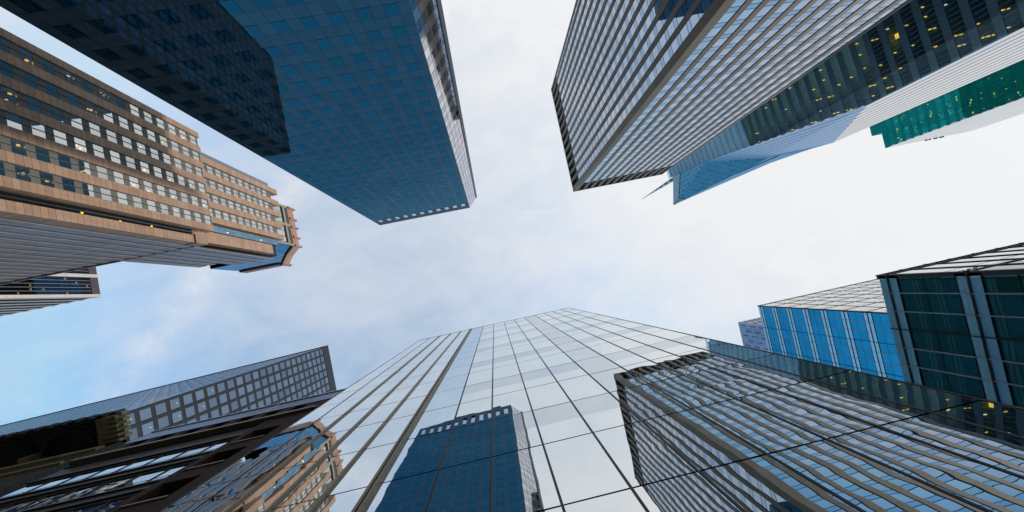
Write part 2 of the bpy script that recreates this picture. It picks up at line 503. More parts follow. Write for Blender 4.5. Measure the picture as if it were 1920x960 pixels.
for j in range(j0, 29):
    z = z0 + FLH * j
    a = s_min(z + 3)
    if z > 234:
        break
    sp.box(Ff, a, 62, z, z + 1.75, -.3, 0.0)
    sl.box(Ff, a + .2, 62, z + .2, z + 1.6, -7, -.3)
    s = math.floor(a / 4.5) * 4.5
    while s < 60:
        b0 = max(s, a); b1 = min(s + 4.5, 62)
        if b1 - b0 > .5:
            wins.append((Ff, b0 + .03, b1 - .03, z + 1.76, z + FLH - .01, -.25, -.12))
            if s < 40 and random.random() < (.6 if z < 125 else .2):
                q = random.uniform(b0 + .6, b1 - .6)
                for e in range(random.choice((1, 1, 2, 3))):
                    lamps.append((Ff, q, z + FLH + .14, -1.1 - 1.6 * e, .24, .1, random.uniform(.7, 1.3)))
        s += 4.5
    for q in range(int(a / 1.5) + 1, 41):
        fins.box(Ff, q * 1.5 - .04, q * 1.5 + .04, z + 1.75, z + FLH, -.12, -.06)
sp.build('floor_band', t_spn, ct); sl.build('floor_slab', t_ceil, ct); fins.build('glazing_bar', metal('pale_steel', (0.3, 0.36, 0.4), .4), ct)
repeat(ct, 'window', wins, t_win)
random.shuffle(lamps)
lamps.sort(key=lambda t: -area([t[0].pt(t[1], t[2], 0), t[0].pt(t[1] + 1, t[2], 0), t[0].pt(t[1] + 1, t[2] + 1, 0), t[0].pt(t[1], t[2] + 1, 0)]))
lights(ct, [(Ff, 15.6, 98.0, -.9, 1.5, 1.6, .2)] + lamps, warm)
mb = MB(); mb.prism([(148, -39), (176, -39), (176, -98), (143.5, -98)], GROUND, 108); mb.prism([(148, -60), (164, -60), (164, -98), (143.5, -98)], 108, 170)
mb.build('core', t_room, ct)
def tri(mb, a, b, c, u=None):
    n = (b - a).cross(c - a)
    mid = (a + b + c) / 3
    mb.quad([a, b, c], u, n if n.dot(-mid) > 0 else -n)
sf = MB()
E1b, E2b = Vector((140, -36.6, GROUND)), Vector((176.8, -36.6, GROUND))
def uvs(p):     # lines of this face run along its height
    return (p.z, (p.x - 140) * 1.0)
sf.quad([E1b, E2b, K2, K1], [uvs(p) for p in (E1b, E2b, K2, K1)], (0, 1, 0)); sf.build('south_face', stripe, ct)
stripe2 = glass('pale_blue_striped_glass', (0.66, 0.76, 0.90), 0.5, base=(0.2, 0.23, 0.27), rough=.35, grid=(0, 3.4, 0, 0, 0.55), line=(0.06, 0.08, 0.11), ldrop=.8)
fa = MB()
for q in ((K1, K2, Rk), (K1, Rk, Pk), (K2, S1, Rk)):
    tri(fa, *q, [((p - K1).dot((Pk - K1).normalized()), (p - K1).cross((Pk - K1).normalized()).length) for p in q])
fa.build('slanted_facet', stripe2, ct)
dk = glass('deep_blue_facet_glass', (0.26, 0.62, 0.78), 0.35, base=(0.03, 0.13, 0.18), grid=(3.2, FLH, 0, 0, 1.1), line=(0.22, 0.42, 0.5), cellvar=.14, gmax=.7, ldrop=.5, wob=(.15, .01))
fb = MB()
for q in ((Pk, Rk, Ak), (Pk, Ak, Bk)):
    tri(fb, *q)
fb_o = fb.build('dark_facet', dk, ct)
fe = MB()
for q in ((Rk, S1, S2), (Rk, S2, Ak)):
    tri(fe, *q, [((p - S1).dot((Ak - S1).normalized()), (p - S1).cross((Ak - S1).normalized()).length) for p in q])
fe.build('edge_facet', stripe, ct)
wtop = MB()   # perforated glass screen at the tip
wt = glass('tip_screen_glass', (0.5, 0.72, 0.76), .25, base=(0.10, 0.17, 0.18), grid=(1.5, 2.0, 0, 0, .55), line=(0.62, 0.68, 0.66))
nf = (Ak - Pk).cross(Bk - Pk).normalized(); off = nf * (.35 if nf.dot(-Pk) > 0 else -.35)
nf2 = (Ak - Pk).cross(Rk - Pk).normalized(); off2 = nf2 * (.35 if nf2.dot(-Pk) > 0 else -.35)
Q1 = Ak + (Rk - Ak) * .17; Q2 = Bk + (Pk - Bk) * .24; Qm = Ak + (Pk - Ak) * .2
for q, of in (((Ak, Bk, Qm), off), ((Bk, Qm, Q2), off), ((Ak, Q1, Qm), off2)):
    q = [p + of for p in q]
    tri(wtop, *q, [(p.y, p.z) for p in q])
wtop.build('tip_screen', wt, fb_o)
cap = MB()
tri(cap, Bk, Ak, Vector((158, -52, 226))); tri(cap, Ak, S2, Vector((158, -52, 226)))
cap_o = cap.build('roof', t_spn, ct)
spm = metal('teal_steel_lattice', (0.2, 0.36, 0.37), .4)
sb, st_ = Vector((142.6, -52.4, 238.0)), Vector((142.6, -52.1, 291.5))
sm = MB()
for i in range(4):
    a = i * math.pi / 2 + .5
    sm.bar(sb + Vector((math.cos(a), math.sin(a), 0)) * 1.5, sb + (st_ - sb) * .72 + Vector((math.cos(a), math.sin(a), 0)) * .35, .34, .24)
for q in range(15):
    za = sb + (st_ - sb) * (.72 * q / 15); zb = sb + (st_ - sb) * (.72 * (q + 1) / 15); ra = 1.5 - 1.15 * q / 15; rb = 1.5 - 1.15 * (q + 1) / 15
    for i in range(4):
        a = i * math.pi / 2 + .5; b = a + math.pi / 2
        sm.bar(za + Vector((math.cos(a), math.sin(a), 0)) * ra, zb + Vector((math.cos(b), math.sin(b), 0)) * rb, .2)
        sm.bar(za + Vector((math.cos(a), math.sin(a), 0)) * ra, za + Vector((math.cos(b), math.sin(b), 0)) * ra, .24)
    if q % 3 == 1:
        sm.bar(za, zb, ra * 1.5)
sm.bar(sb + (st_ - sb) * .68, st_, .6, .3)
sm.bar(sb - Vector((0, 0, 14)), sb, 2.2)
sm.build('spire', spm, cap_o)

# ================================================================== 5. GREEN GLASS TOWER (far right)
gt = thing('green_glass_tower', 'emerald green glass tower with lit floors, behind the white-striped faceted skyscraper', 'building', (290, -60, GROUND))
GX, GYs, GH = 258.0, -37.1, 200.0
Fgw = F((GX, GYs), (0, -1), (-1, 0)); Fgs = F((GX, GYs), (1, 0), (0, 1))
gr_spn = glass('green_spandrel', (0.02, 0.42, 0.36), .22, base=(0.006, 0.17, 0.16), grid=(1.5, 0, 0, 0, .08), line=(0.003, 0.03, 0.035), cellvar=.15)
gr_win = glass('green_window', (0.03, 0.60, 0.48), .25, base=(0.008, 0.34, 0.26), var=.3, see=.55)
gr_room = stone('green_room', (0.006, 0.05, 0.045), noise=.6, scale=.25)
g_ceil = stone('green_ceiling', (0.02, 0.30, 0.24), noise=.4, scale=.4)
mb = MB(); mb.prism([(GX + 5, GYs - .4), (GX + 60, GYs - .4), (GX + 60, -95), (GX + 5, -95)], GROUND, GH); mb.build('core', gr_room, gt)
sp = MB(); sl = MB(); wins = []; lamps = []
for j in range(0, 51):
    z = GH - 3.0 - 4.0 * j
    if z < GROUND:
        break
    sp.box(Fgw, 0, 56, z, z + (3.0 if j == 0 else 1.5), -.3, 0); sl.box(Fgw, .3, 55, z + .2, z + 1.3, -5, -.3)
    for i in range(14):
        wins.append((Fgw, i * 4 + .08, i * 4 + 3.92, z - 2.49, z - .01, -.3, -.06))
        if i < 6 and j > 0:
            for q in range(3):
                if random.random() < .36:
                    lamps.append((Fgw, i * 4 + .7 + 1.3 * q, z + .13, -random.choice((.9, 1.7, 2.5)), random.choice((.25, .25, .25, .9)), .12, random.uniform(.4, .9)))
sp.build('floor_band', gr_spn, gt); sl.build('floor_slab', g_ceil, gt); repeat(gt, 'window', wins, gr_win)
lamps.sort(key=lambda t: -area([t[0].pt(t[1], t[2], 0), t[0].pt(t[1] + 1, t[2], 0), t[0].pt(t[1] + 1, t[2] + 1, 0), t[0].pt(t[1], t[2] + 1, 0)]))
lights(gt, lamps, warm)
boxes(gt, 'step_wall', [(Fgw, 10.4, 56, GH, GH + 5.5, -6, 0)], gr_spn)
pale = glass('pale_glass_side', (0.86, 0.88, 0.88), .4, base=(0.5, 0.52, 0.52), rough=.0, grid=(3.0, 4.0, 0, 0, .12), line=(0.5, 0.52, 0.52), ldrop=.2, cellvar=.03)
mb = MB(); mb.box(Fgs, 0, 60, GROUND, GH, -.38, 0); mb.build('side_wall', pale, gt)
for a, b in ((28.5, 29.6), (31.2, 31.9), (34.5, 36.6), (38.6, 41.0)):
    boxes(gt, 'roof_equipment', [(Fgs, a, b, GH + .15, GH + .9, -.5, .4), (Fgs, a + .2, a + .35, GH, GH + .2, -.5, .1), (Fgs, b - .35, b - .2, GH, GH + .2, -.5, .1)], black)

# ================================================================== 6. GRANITE TOWER (left)
gn = thing('granite_tower', 'stepped pink granite tower with vertical piers, yellow lights and a stone crown', 'building', (-135, -60, GROUND))
gran = stone('pink_granite', (0.42, 0.265, 0.175), grid=(0, 1.42, 0, 0, .09), cellvar=.13, noise=.16, scale=.5, rough=.55, streak=.2, line=(0.17, 0.09, 0.06))
gran2 = stone('greyed_granite', (0.40, 0.34, 0.33), grid=(0, 1.42, 0, 0, .05), cellvar=.1, noise=.12, scale=.5)
gspn = stone('olive_grey_spandrel', (0.17, 0.16, 0.14), grid=(0, 0.9, 0, 0, .02), cellvar=.05, noise=.1)
gwin = glass('granite_tower_window', (0.88, 0.91, 0.90), .58, base=(0.004, 0.008, 0.008), var=.12, wob=(.35, .006), see=.9)
rail = metal('dark_bronze_rail', (0.035, 0.03, 0.028), .45)
groom = stone('dark_office_room', (0.02, 0.022, 0.022))
bglass = glass('blue_bay_glass', (0.34, 0.58, 0.78), .5, base=(0.006, 0.015, 0.025), grid=(1.6, 4.25, 0, .9, .1), line=(.02, .02, .02), cellvar=.12, wob=(.3, .008))
darkbay = glass('dark_bay_glass', (0.30, 0.42, 0.45), .12, base=(0.004, 0.006, 0.007), grid=(1.3, 4.25, 0, .9, .08), line=(.01, .01, .01), cellvar=.2, wob=(.3, .01))
body = MB(); piers = []; spans = []; rails = []; wins = []; lamps = []
def gcol(Fa, s0, w, z0, z1, zo, fh=4.25, wh=2.5, lit=.0, deep=2.6):
    j = math.floor((z0 - zo) / fh)
    prev = z0
    while True:
        zc = zo + fh * j; j += 1
        if zc - wh / 2 < z0 + .3:
            continue
        if zc + wh / 2 > z1 - .4:
            break
        spans.append((Fa, s0, s0 + w, prev, zc - wh / 2, -deep, -.16)); prev = zc + wh / 2
        wins.append((Fa, s0 + .02, s0 + w - .02, zc - wh / 2 + .02, zc + wh / 2 - .02, -.45, -.19))
        if random.random() < lit:
            lamps.append((Fa, s0 + random.uniform(.7, w - .7), zc + .7, -1.0, .42, .42, .42))
            if random.random() < .35:
                lamps.append((Fa, s0 + random.uniform(.5, w - .5), zc + .2, -1.3, .3, .3, .3))
    spans.append((Fa, s0, s0 + w, prev, z1, -deep, -.16))
    for q in (0.0, w / 2 - .08, w - .16):
        rails.append((Fa, s0 + q, s0 + q + .16, z0, z1, -.34, -.06))
XL = -100.0
Fl = F((XL, -83.8), (0, 1), (1, 0))
cols = [2.1 + 6.25 * k for k in range(6)]
prev = 0.0
for k, s in enumerate(cols):
    piers.append((Fl, prev, s, GROUND, 137.2 - .25 * k, -2.6, .2)); gcol(Fl, s, 3.7, GROUND, 136.5, 87.8, lit=.28); prev = s + 3.7
piers.append((Fl, prev, prev + 2.5, GROUND, 136.0, -2.6, .45))
rec0 = prev + 2.5; rec1 = 42.5
piers.append((Fl, rec1, 45.2, GROUND, 130.6, -3.5, .3))
bay = MB(); bay.box(Fl, rec0, rec1, GROUND, 128, -3.4, -1.6); bay.build('recessed_bay', darkbay, gn)
for q in (rec0 + .25, rec0 + 1.4):
    rails.append((Fl, q, q + .28, GROUND, 128, -1.55, -.9))
for i in range(9):
    lamps.append((Fl, rec0 + random.uniform(1.5, 2.6), 40 + 9.2 * i, -1.5, .3, .4, .2))
body.prism([(XL - 3.4, -83.5), (XL - 3.4, -38.9), (-178, -38.9), (-178, -83.5)], GROUND, 130.6)
body.prism([(XL - 3.4, -83.4), (XL - 3.4, -48), (-128, -48), (-128, -83.4)], 130.6, 136.6)
# upper block
XU = -105.0; Fu = F((XU, -80.0), (0, 1), (1, 0))
piers.append((Fu, 2.0, 4.4, 128, 190, -2.6, .35))
prevs = 4.4
for k in range(5):
    piers.append((Fu, 1.9 + 6.32 * k, 4.5 + 6.32 * k, 128, 191.5 - .4 * k, -2.6, .4))
    if k < 4:
        gcol(Fu, 4.5 + 6.32 * k, 3.72, 128, 186, 87.8, wh=2.7, lit=.03)
boxes(gn, 'corner_cladding', [(Fu, 0, 1.9, 128, 185.2, -2.6, 0)], metal('grey_lead_cladding', (0.16, 0.17, 0.2), .4))
sB = 1.9 + 6.32 * 4 + 2.6
bb = MB(); bb.box(Fu, sB + 1.2, sB + 3.9, 122, 184, -1.5, .2); bb.build('glazed_bay', bglass, gn)
lamps += [(Fu, sB + 3.0, 150, .3, .5, .5, .2), (Fu, sB + 3.0, 171, .3, .5, .5, .2)]
piers.append((Fu, sB + 4.2, 38 + .6, 122, 179, -2.6, .2))
piers.append((Fl, 42.2, 45.4, 126.5, 131.4, -3.0, .8))
body.prism([(XU - 2.6, -79.8), (XU - 2.6, -41.5), (-129, -41.5), (-129, -79.8)], 130.6, 165)
body.prism([(XU - 2.6, -79.6), (XU - 2.6, -41.5), (-118.6, -41.5), (-118.6, -79.6)], 165, 186)
body.build('body', groom, gn)
# crown
crn = stone('crown_granite', (0.40, 0.23, 0.165), grid=(0, 1.5, 0, 0, .05), noise=.12, scale=.6)
cst = stone('olive_crown_stone', (0.33, 0.29, 0.22), noise=.1)
foot = [(-108.6, -72.6), (-108.6, -49.8), (-112.9, -45.8), (-116, -41.2), (-140, -41.2), (-140, -72.6)]
mb = MB(); mb.prism(foot, 184, 204); crown_o = mb.build('crown_core', bglass, gn)
Fk = F((-108.0, -72.9), (0, 1), (1, 0)); cf = []
for a, b in ((0, 1.2), (10.6, 12.2), (22.3, 23.5)):
    cf.append((Fk, a, b, 184, 204, -.6, .3))
cf += [(Fk, 0, 23.5, 184, 186.5, -.6, .2), (Fk, 0, 23.5, 199.6, 201.2, -.6, .25)]
boxes(crown_o, 'crown_pilaster', cf, cst)
for a in (1.5, 4.6, 7.6, 12.5, 15.6, 18.9):
    boxes(crown_o, 'crown_window', [(Fk, a, a + 2.7, 187, 199, -.6, -.35)], gwin)
boxes(crown_o, 'crown_slot', [(Fk, a, b, 201.4, 203.8, -.6, .1) for a, b in ((1.0, 10.4), (12.4, 22.5))], rail)
mb = MB(); mb.prism([(-107.8, -73.2), (-107.8, -49.3), (-112.5, -45.0), (-115.7, -40.4), (-140, -40.4), (-140, -73.2)], 204, 210, True, True); parapet_o = mb.build('crown_parapet', crn, gn)
for y in (-72.6, -66, -61, -55, -49.8):
    fn = MB(); fn.prism([(-107.2, y - .5), (-107.2, y + .5), (-108.4, y + .5), (-108.4, y - .5)], 205, 212.0); fn.build('finial', crn, parapet_o)
fn = MB(); fn.prism([(-115.4, -40.4), (-116.6, -39.6), (-117.4, -40.6), (-116.2, -41.4)], 204, 213); fn.build('finial', crn, parapet_o)
# south side, thin piers and blue glass seen almost along the wall
Fso = F((XL, -38.6), (-1, 0), (0, 1))
sb2 = MB(); sb2.box(Fso, 2.5, 78, GROUND, 130.2, -.25, -.02); sb2.box(Fso, 5, 29, 130.2, 164.5, -.25, -.02); sb2.box(Fso, 5, 18.6, 164.5, 174.4, -.25, -.02); sb2.box(Fso, 5, 16, 174.4, 184, -.25, -.02)
sb2.build('south_glazing', bglass, gn)
sp_items = []
for k in range(17):
    s0 = 2.6 + 4.6 * k
    top = 179 if k < 1 else 184 if s0 + 2.3 < 16 else 174.8 if s0 + 2.3 < 18.8 else 165 if s0 + 2.3 < 29.5 else 131
    if k == 1:
        top = 176
    sp_items.append((s0, s0 + 2.5, top))
for a, b, top in sp_items:
    if a > 2.5:
        mb = MB(); mb.box(Fso, a + 1.9, a + 4.5, GROUND, top, -.12, .08); mb.build('pier', gran2, gn)
    mb = MB(); mb.box(Fso, a + .9, a + 1.1, GROUND, min(top, 183) - .4, -.12, .12); mb.build('mullion', rail, gn)
boxes(gn, 'parapet', [(Fso, 2.5, 29, 130.6, 131.3, -.1, .2), (Fso, 29, 78, 130.4, 131.2, -.3, .4)], gran2)
for it in piers:
    mb = MB(); mb.box(*it); mb.build('pier', gran, gn)
repeat(gn, 'window', wins, gwin); boxes(gn, 'spandrel', spans, gspn); boxes(gn, 'window_rail', rails, rail)
lights(gn, [l for l in lamps if area([l[0].pt(l[1], l[2]), l[0].pt(l[1] + 1, l[2]), l[0].pt(l[1] + 1, l[2] + 1), l[0].pt(l[1], l[2] + 1)]) > .01], warm)

# ================================================================== 7. WHITE PIERED BLOCK (far left)
fl_ = thing('white_piered_block', 'navy glass block with white stone piers, at the left edge beside the granite tower', 'building', (-210, -42, GROUND))
FX = -182.0; FH = 172.5
Fe = F((FX, -53.0), (0, 1), (1, 0)); Ffs = F((FX, -35.6), (-1, 0), (0, 1))
wst = stone('white_stone', (0.66, 0.62, 0.57), grid=(0, 2.2, 0, 0, .05), cellvar=.06)
fgl = glass('navy_window', (0.30, 0.42, 0.58), .3, base=(0.006, 0.009, 0.016), var=.2, see=.35, wob=(.3, .01))
mb = MB(); mb.prism([(FX - 1.6, -53), (FX - 1.6, -36.2), (FX - 60, -36.2), (FX - 60, -53)], GROUND, FH - 2); mb.build('body', groom, fl_)
for a, b in ((6.6, 8.1), (16.1, 17.4), (-2, -.6)):
    mb = MB(); mb.box(Fe, a, b, GROUND, FH, -1.6, .4); mb.build('pier', wst, fl_)
boxes(fl_, 'roof_band', [(Fe, 8.1, 16.1, FH - 3.2, FH, -1.6, .05), (Fe, -.6, 6.6, FH - 3.2, FH, -1.6, .05)], metal('plum_metal', (0.055, 0.035, 0.05), .5))
wins = []; lamps = []
for j in range(0, 44):
    z = FH - 3.3 - 3.9 * j
    if z < 3:
        break
    for a, b in ((-.6, 6.6), (8.1, 16.1)):
        for q in range(5):
            w = (b - a) / 5
            wins.append((Fe, a + q * w + .07, a + q * w + w - .07, z - 3.8, z - .1, -.3, -.12))
            if random.random() < .14:
                lamps.append((Fe, a + q * w + w / 2, z - .8, -.7, .7, .35, .3))
repeat(fl_, 'window', wins, fgl)
fr = MB()
for a, b in ((-.6, 6.6), (8.1, 16.1)):
    for q in range(1, 5):
        w = (b - a) / 5; fr.box(Fe, a + q * w - .07, a + q * w + .07, GROUND, FH - 3.3, -.3, -.02)
fr.build('window_bar', metal('pale_window_bar', (0.3, 0.31, 0.34), .4), fl_)
lights(fl_, [l for l in lamps if area([l[0].pt(l[1], l[2]), l[0].pt(l[1] + 1, l[2]), l[0].pt(l[1] + 1, l[2] + 1), l[0].pt(l[1], l[2] + 1)]) > .01], warm)
for k in range(9):
    mb = MB(); mb.box(Ffs, .3 + 6.2 * k, 2.3 + 6.2 * k, GROUND, FH - .3, -.6, .06); mb.build('pier', wst, fl_)
boxes(fl_, 'side_glazing', [(Ffs, 0, 58, GROUND, FH - 1.5, -.58, -.05)], glass('dark_side_glazing', (0.10, 0.12, 0.14), .1, base=(0.01, 0.01, 0.012), gmax=.5))

# ================================================================== 8. SLATE TOWER (lower left)
sl_t = thing('slate_grid_tower', 'slate grey tower with a grid of square windows, behind the dark brick building', 'building', (-120, 30, GROUND))
SX, SH, SY = -86.9, 178.0, 9.5
Fse = F((SX, SY), (0, 1), (1, 0)); nd = Vector((-155, 4.7)).normalized()
Fsn = F((SX, SY), (nd.x, nd.y), (nd.y, -nd.x) if -nd.x < 0 else (-abs(nd.y), -abs(nd.x)))
slate = metal('slate_cladding', (0.015, 0.020, 0.031), .6, 0, .2)
mb = MB()
e2 = (SX + nd.x * 170, SY + nd.y * 170)
mb.prism([(SX - .02, SY + .02), (SX - .02, 60), (e2[0], 60), e2], GROUND, SH - .1); mb.build('body', slate, sl_t)
swin = glass('slate_tower_window', (0.36, 0.53, 0.74), .36, base=(0.03, 0.036, 0.046), var=.2, wob=(.4, .012))
wins = []; opened = None
zt = SX / -1 * 1.963
for j in range(46):
    z = zt - 3.78 * j
    if z < 2:
        break
    for c in range(14):
        s = 1.95 + 3.43 * c
        wins.append((Fse, s - 1.22, s + 1.22, z - 1.3, z + 1.3, 0, .05))
repeat(sl_t, 'window', wins, swin, vis=lambda it: (SY + it[1]) / it[3] < .19)
boxes(sl_t, 'facade_frame', [(Fse, -.02, .75, GROUND, SH, -.1, .14), (Fse, .75, 50, SH - 5.6, SH, -.1, .12)] +
      [(Fse, 1.95 + 3.43 * c + 1.45, 1.95 + 3.43 * c + 1.98, GROUND, SH - 5.6, -.05, .12) for c in range(14)], slate)
sng = glass('slate_tower_north_glass', (0.60, 0.74, 0.88), .05, base=(0.02, 0.026, 0.034), grid=(0, 3.78, 0, .6, 1.3), line=(0.03, 0.036, 0.046), cellvar=.1, gmax=1.0, ldrop=.45)
mb = MB(); mb.box(Fsn, 0, 168, GROUND, SH - .1, .0, .03); mb.build('north_glazing', sng, sl_t)
nb = [(Fsn, 0, 168, zt - 3.78 * j + 1.5, zt - 3.78 * j + 1.7, .03, .048) for j in range(-2, 46) if zt - 3.78 * j > 0]
boxes(sl_t, 'north_fin', [(Fsn, 3.43 * k, 3.43 * k + .5, GROUND, SH - .6, .03, .04) for k in range(1, 48)], slate)
boxes(sl_t, 'floor_ledge', nb, metal('blue_grey_ledge', (0.09, 0.11, 0.14), .35))
boxes(sl_t, 'roof_edge', [(Fsn, 0, 168, SH - .5, SH, -.1, .25)], slate)
lights(sl_t, [(Fse, 1.95 + 3.43 * c, zt - 3.78 * j + .5, .1, .13, .13, .1) for c, j in ((0, 20), (1, 20), (1, 18), (2, 21), (0, 17), (1, 22), (2, 24), (0, 23))], white)

# ================================================================== 9. BRICK BUILDING (bottom left)
br = thing('dark_brick_building', 'dark brown brick building with ribbon windows and a metal fascia, at bottom left corner', 'building', (-30, 14, GROUND))
Fb = F((-16.35, 6.5), (-1, 0), (0, -1))      # s grows to the left of the picture
brick = stone('brown_brick', (0.075, 0.036, 0.026), grid=(0.23, 0.09, 0, 0, .02), cellvar=.35, noise=.25, scale=1.2, line=(0.035, 0.02, 0.016), rough=.8)
bdark = metal('dark_bronze', (0.018, 0.016, 0.016), .45)
gold = metal('gilded_bronze', (0.20, 0.14, 0.055), .4, .35)
corn = glass('zinc_fascia', (0.42, 0.48, 0.60), .3, base=(0.05, 0.06, 0.08), rough=.25)
CZ = 32.75
mb = MB(); mb.prism([(-16.35, 7.3), (-16.35, 30), (-36, 30), (-36, 7.3)], GROUND, CZ - .1); mb.build('body', stone('brick_body_dark', (0.02, 0.017, 0.016)), br)
mb = MB(); mb.box(Fb, .0, 18.4, CZ, 35.25, -.8, .03); fascia_o = mb.build('fascia', corn, br)
mb = MB(); mb.box(Fb, -.05, 18.45, 35.25, 35.4, -.8, .12); mb.box(Fb, 6.2, 6.3, CZ, 35.25, .03, .06); mb.build('coping', metal('bright_coping', (0.62, 0.66, 0.72), .25, .6), fascia_o)
boxes(br, 'string_course', [(Fb, 0.2, 19.6, 29.85, 30.25, -.3, .22), (Fb, 0.2, 19.6, 30.25, 30.45, -.3, .1)], gold)
W0, W1 = 4.05, 19.6        # windows from here to the left
boxes(br, 'end_pier', [(Fb, 0, 1.25, GROUND, CZ, -.8, .0), (Fb, 3.35, W0, GROUND, CZ, -.8, .0)], brick)
rc = [];  ledge = []
wins = []; bars = []; pan = []
for j in range(9):
    zt_ = 27.05 - 3.52 * j
    if zt_ < 1:
        break
    z1, z0 = zt_, zt_ - 1.95
    rc.append((Fb, 1.25, 3.35, z1 + .15, z1 + 1.55 if j else 29.85, -.8, -.02)); ledge.append((Fb, 1.2, 3.4, z1 - 3.52 + 1.45, z1 - 3.52 + 1.6, -.3, .06))
    rc.append((Fb, 1.25, 3.35, z0 - .0, z1 - .6, -.8, -.75))
    top = 29.85 if j == 0 else z0 + 3.52
    pan.append((Fb, W0, W1, z1 + 0.0, top, -.8, -.22))
    pan.append((Fb, W0, W1, z1 + .25, z1 + .42, -.22, -.1)); pan.append((Fb, W0, W1, top - .35, top - .15, -.22, -.12))
    s = W0
    while s < 18:
        wins.append((Fb, s + .07, s + 1.83, z0 + .62, z1 - .06, -.5, -.27)); wins.append((Fb, s + .07, s + 1.83, z0 + .05, z0 + .5, -.5, -.27))
        bars.append((Fb, s - .06, s + .06, z0, z1, -.5, -.23)); s += 1.9
    bars.append((Fb, W0, W1, z0 + .5, z0 + .62, -.5, -.3)); bars.append((Fb, W0, W1, z1 - .06, z1, -.5, -.25)); bars.append((Fb, W0, W1, z0, z0 + .06, -.5, -.25))
bwin = glass('brick_building_window', (0.86, 0.93, 1.0), .5, base=(0.012, 0.02, 0.022), var=.12, wob=(.6, .01), see=.2)
repeat(br, 'window', wins, bwin); boxes(br, 'window_frame', bars, bdark); boxes(br, 'spandrel_band', pan, bdark)
boxes(br, 'pier_infill', rc, brick)
for it in ledge:
    boxes(br, 'sill', [it], gold)
at = []; s = 1.25
while s < 18.5:
    at.append((Fb, s, s + 1.0, 30.45, CZ, -.8, -.02)); s += 2.3
for it in at:
    boxes(br, 'attic_pilaster', [it], brick)
boxes(br, 'attic_recess', [(Fb, 1.25, 19.6, 30.45, CZ, -.8, -.7)], bdark)

# ================================================================== 10. ORNATE BUILDING (left edge, beyond the brick building)
on = thing('ornate_corniced_building', 'old building with deep arched dark cornice and gilded end, before the slate tower', 'building', (-60, 10, GROUND))
OX = -51.5; OZ = 49.0
Fo = F((OX, 9.1), (-1, 0), (0, -1))
odark = metal('dark_patinated_copper', (0.024, 0.028, 0.027), .5)
olive = stone('olive_gilded_stone', (0.42, 0.34, 0.15), noise=.35, scale=1.2, rough=.5)
mb = MB(); mb.box(Fo, 0.3, 60, GROUND, OZ - .2, -12, 0.0); mb.build('wall', stone('soot_stone', (0.06, 0.058, 0.05), noise=.4, scale=.6, grid=(1.4, .6, 0, 0, .04)), on)
mb = MB(); mb.box(Fo, 0, 60, OZ - .1, OZ + .35, -.4, 3.6); mb.box(Fo, -.05, 60, OZ - .6, OZ - .1, 3.3, 3.65); cornice_o = mb.build('cornice', odark, on)
for k in range(30):
    s = .2 + 1.7 * k; cr = MB()
    cr.box(Fo, s, s + .95, OZ - .6, OZ + .5, 3.65, 3.86); cr.box(Fo, s + .2, s + .75, OZ - .3, OZ + .85, 3.65, 3.95); cr.build('antefix', odark, cornice_o)
for k in range(7):        # arched coves between wall and cornice edge
    c0 = 2.6 + 8.2 * k; n = 14; ar = MB()
    for i in range(n):
        a0, a1 = math.pi * i / n, math.pi * (i + 1) / n
        p = lambda a, rr: Fo.pt(c0 + 3.8 - rr * math.cos(a), OZ - .2, .2 + rr * math.sin(a) * .8)
        ar.bar(p(a0, 3.7), p(a1, 3.7), .4)
        ar.bar(p(a0, 3.2) - Vector((0, 0, .4)), p(a1, 3.2) - Vector((0, 0, .4)), .28)
    ar.build('cove_arch', odark, cornice_o)
    fz = MB(); fz.box(Fo, c0 + 7.3, c0 + 8.5, OZ - 1.9, OZ - .15, 0, .8); fz.build('bracket', olive, on)
en = MB()
for i, o_ in enumerate((0.2, .8, 1.4, 2.0, 2.7, 3.2)):
    en.box(Fo, -.2 - .1 * (i % 2), 2.4 - .25 * i, OZ - 1.1 - .12 * (i % 2), OZ - .12, o_, o_ + .34)
en.box(Fo, .0, 2.6, OZ - .8, OZ - .12, .1, 3.4)
end_o = en.build('gilded_end', olive, on)
for k in range(5):
    boxes(end_o, 'scroll', [(Fo, -.65, -.05, OZ - .7, OZ + .15, .4 + .72 * k, .4 + .72 * k + .42)], olive)
boxes(on, 'frieze', [(Fo, .6, 60, OZ - 3.0, OZ - 2.0, 0, .25), (Fo, .6, 60, OZ - 6.5, OZ - 6.1, 0, .3)], olive)

